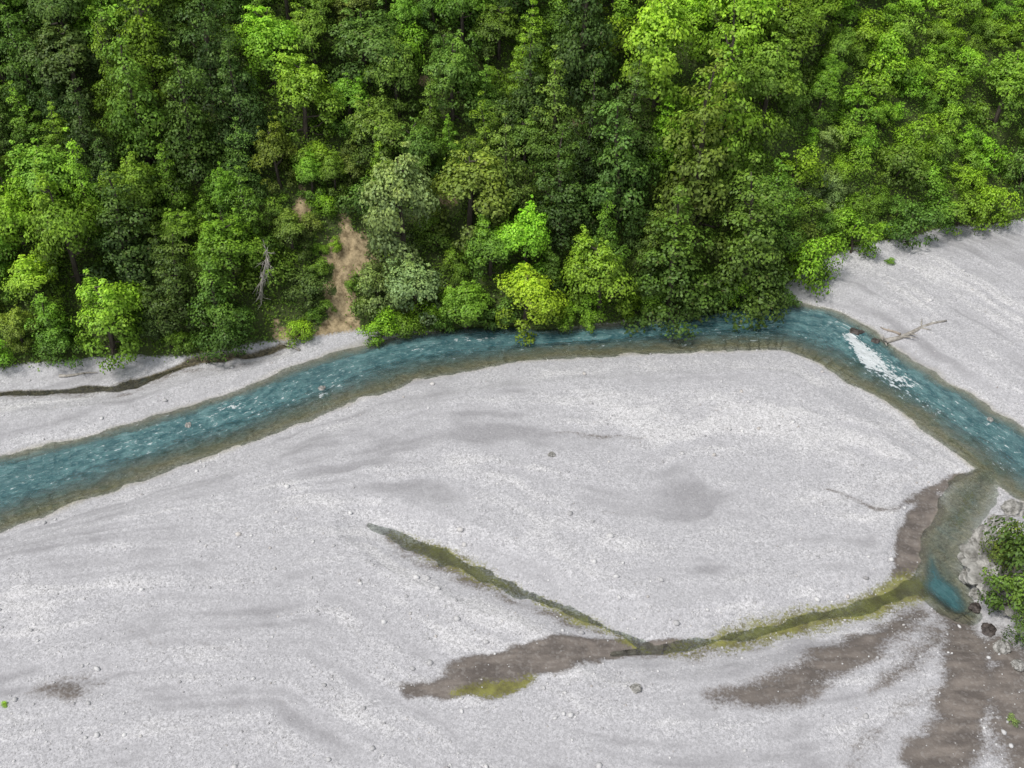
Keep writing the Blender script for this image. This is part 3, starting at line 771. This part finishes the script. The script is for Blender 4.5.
bl = [(966, 580, .8, 'p', 'pale boulder at pool edge, lowest left of the right rock outcrop'), (970, 562, 1.0, 'p', 'pale boulder left of the outcrop shrub, second up from the pool'),
      (973, 546, .6, 'p', 'small pale rock between side channel and outcrop boulders'), (984, 540, 1.2, 'p', 'largest pale boulder on left flank of the right rock outcrop'),
      (998, 524, 1.1, 'p', 'pale boulder above the largest outcrop boulder'), (1012, 510, 1.0, 'p', 'topmost pale boulder of outcrop at the right photo edge'),
      (978, 594, .8, 'p', 'pale boulder under left side of the outcrop shrub'), (974, 608, .5, 'd', 'dark wet rock at foot of outcrop beside the pool'),
      (1001, 650, .8, 'p', 'pale boulder below the outcrop shrubs'), (1018, 666, .6, 'p', 'small pale rock below outcrop shrubs at right photo edge'), (988, 632, .6, 'd', 'dark rock in shade below the outcrop shrubs'),
      (854, 340, .75, 'd', 'dark wet rock at the head of the white rapid'), (874, 346, .5, 'd', 'small dark rock beside log at the rapid'),
      (323, 393, .42, 'p', 'pale rock breaking the water surface in left river reach'), (988, 426, .4, 'p', 'pale rock in the river near right photo edge'),
      (636, 689, .45, 'p', 'lone pale boulder on gravel below the muddy patch'), (552, 456, .35, 'p', 'lone small pale boulder on middle of the central gravel island'), (190, 433, .4, 'p', 'pale rock at upper bank of left river reach')]
bh = hit([q[0] for q in bl], [q[1] for q in bl])
for i, (q, p) in enumerate(zip(bl, bh)):
    o = link('boulder', (BP[i % 5] if q[3] == 'p' else BD[i % 2]))
    z = max(p[2], WL - .1)
    o.location = (p[0], p[1], z + q[2] * .12); o.rotation_euler = (random.uniform(-.3, .3), random.uniform(-.3, .3), random.uniform(0, 6.28))
    s = q[2]; o.scale = (s * random.uniform(.9, 1.3), s * random.uniform(.9, 1.2), s * random.uniform(.6, .85))
    tag(o, q[4], 'rock')

# ------------------------------------------------------------------ dead tree and driftwood
def dead_tree():
    p = hit(260, 300)[0]
    root = bpy.data.objects.new('dead_tree', None); COL.objects.link(root); root.location = (p[0], p[1], p[2] - .2); root.scale = (1.3,) * 3
    VV, FF = [], []
    pts = [(0, 0, -.3), (.5, -.7, 1.8), (1.1, -1.4, 3.8), (1.8, -2.1, 5.9), (2.4, -2.7, 8.2)]
    tube(VV, FF, pts, [.22, .18, .13, .085, .02], 8)
    link('trunk', pymesh('trunk', VV, FF, DEADW), root)
    for k in range(26):
        t = random.uniform(.1, .97) * 4; i = min(int(t), 3)
        a = Vector(pts[i]).lerp(Vector(pts[i + 1]), t - i)
        an = random.uniform(0, 6.28); L = random.uniform(.6, 1.9)
        d = Vector((math.cos(an) * .5 - .1, math.sin(an) * .4 - .35, random.uniform(-1.0, .5))).normalized()
        j = lambda s: Vector((random.uniform(-s, s), random.uniform(-s, s), random.uniform(-s, s)))
        VV, FF = [], []
        e1 = a + d * L * .5 + j(.2); e2 = a + d * L + j(.35) + Vector((0, 0, -.2))
        tube(VV, FF, [a, e1, e2], [.042, .028, .01], 5)
        tube(VV, FF, [e1, e1.lerp(e2, .5) + j(.4)], [.024, .008], 5)
        tube(VV, FF, [a.lerp(e1, .6), a.lerp(e1, .9) + j(.4)], [.024, .008], 5)
        link('branch', pymesh('branch', VV, FF, DEADW), root)
    tag(root, 'leaning bleached dead tree with bare branches left of the bare earth scar', 'dead tree')
dead_tree()
def log(pa, pb, r, mat, lab, stubs=4, root=False):
    a, b = hit([pa[0], pb[0]], [pa[1], pb[1]])
    a = Vector(a); b = Vector(b); a.z = max(a.z, WL); b.z = max(b.z, WL)
    d = b - a; L = d.length; side = d.cross(Vector((0, 0, 1))).normalized()
    VV, FF = [], []
    pts = [d * (k / 5) + side * math.sin(k * 1.3) * L * .03 + Vector((0, 0, r * .7)) for k in range(6)]
    tube(VV, FF, pts, [r * 1.25, r, r * .95, r * .8, r * .65, r * .3], 8)
    for k in range(stubs):
        t = random.uniform(.25, .95) * 5; i = min(int(t), 4); q = pts[i].lerp(pts[i + 1], t - i)
        e = q + side * random.choice((-1, 1)) * random.uniform(.08, .16) * L + d * random.uniform(.02, .15) + Vector((0, 0, random.uniform(.0, .08) * L))
        tube(VV, FF, [q, q.lerp(e, .5) + Vector((0, 0, .05)), e], [r * .5, r * .32, r * .08], 5)
    if root:
        for k in range(7):
            an = k * .9; e = -d.normalized() * .35 + side * math.cos(an) * r * 3.2 + Vector((0, 0, r * .7 + abs(math.sin(an)) * r * 3))
            tube(VV, FF, [pts[0], e * .6 + pts[0] * .4, e], [r * .7, r * .4, r * .1], 5)
    o = link('driftwood_log', pymesh('driftwood_log', VV, FF, mat)); o.location = a
    tag(o, lab, 'driftwood')
log((884, 344), (946, 322), .3, DEADW, 'long bleached driftwood log with root end beside the white rapid', 4, True)
log((900, 336), (880, 328), .16, TANW, 'short brown driftwood branch lying by the root end of the long log', 3)
log((60, 378), (98, 374), .17, DEADW, 'grey driftwood log at forest foot on the left gravel strip', 3)
log((300, 352), (278, 342), .15, DEADW, 'pale driftwood branch at forest foot below the leaning dead tree', 4)

# ------------------------------------------------------------------ light, sky, camera
S = Vector((-.45, -.30, 1.0)).normalized()
w = bpy.data.worlds.new('World'); SC.world = w; w.use_nodes = True
nt = w.node_tree; bg = nt.nodes['Background']
sky = nt.nodes.new('ShaderNodeTexSky'); sky.sky_type = 'NISHITA'; sky.sun_disc = False
sky.sun_elevation = math.asin(S.z); sky.sun_rotation = math.atan2(S.x, S.y)
hs = nt.nodes.new('ShaderNodeHueSaturation'); hs.inputs['Saturation'].default_value = .3
nt.links.new(sky.outputs[0], hs.inputs['Color']); nt.links.new(hs.outputs[0], bg.inputs[0]); bg.inputs[1].default_value = .15
sl = bpy.data.lights.new('sun', 'SUN'); sl.energy = 2.65; sl.angle = R_(11); sl.color = (1, .965, .91)
so = bpy.data.objects.new('sun', sl); COL.objects.link(so); so.rotation_euler = (-S).to_track_quat('-Z', 'Y').to_euler(); so.location = (0, 60, 150)
cam = bpy.data.cameras.new('camera'); co = bpy.data.objects.new('camera', cam); COL.objects.link(co)
co.location = (0, 0, H); co.rotation_euler = (math.pi / 2 - PITCH, 0, 0)
cam.sensor_width = 36; cam.lens = 18 / math.tan(HF / 2); cam.clip_end = 6000; cam.clip_start = .5
SC.camera = co
SC.view_settings.view_transform = 'Standard'; SC.view_settings.look = 'None'; SC.view_settings.exposure = 0
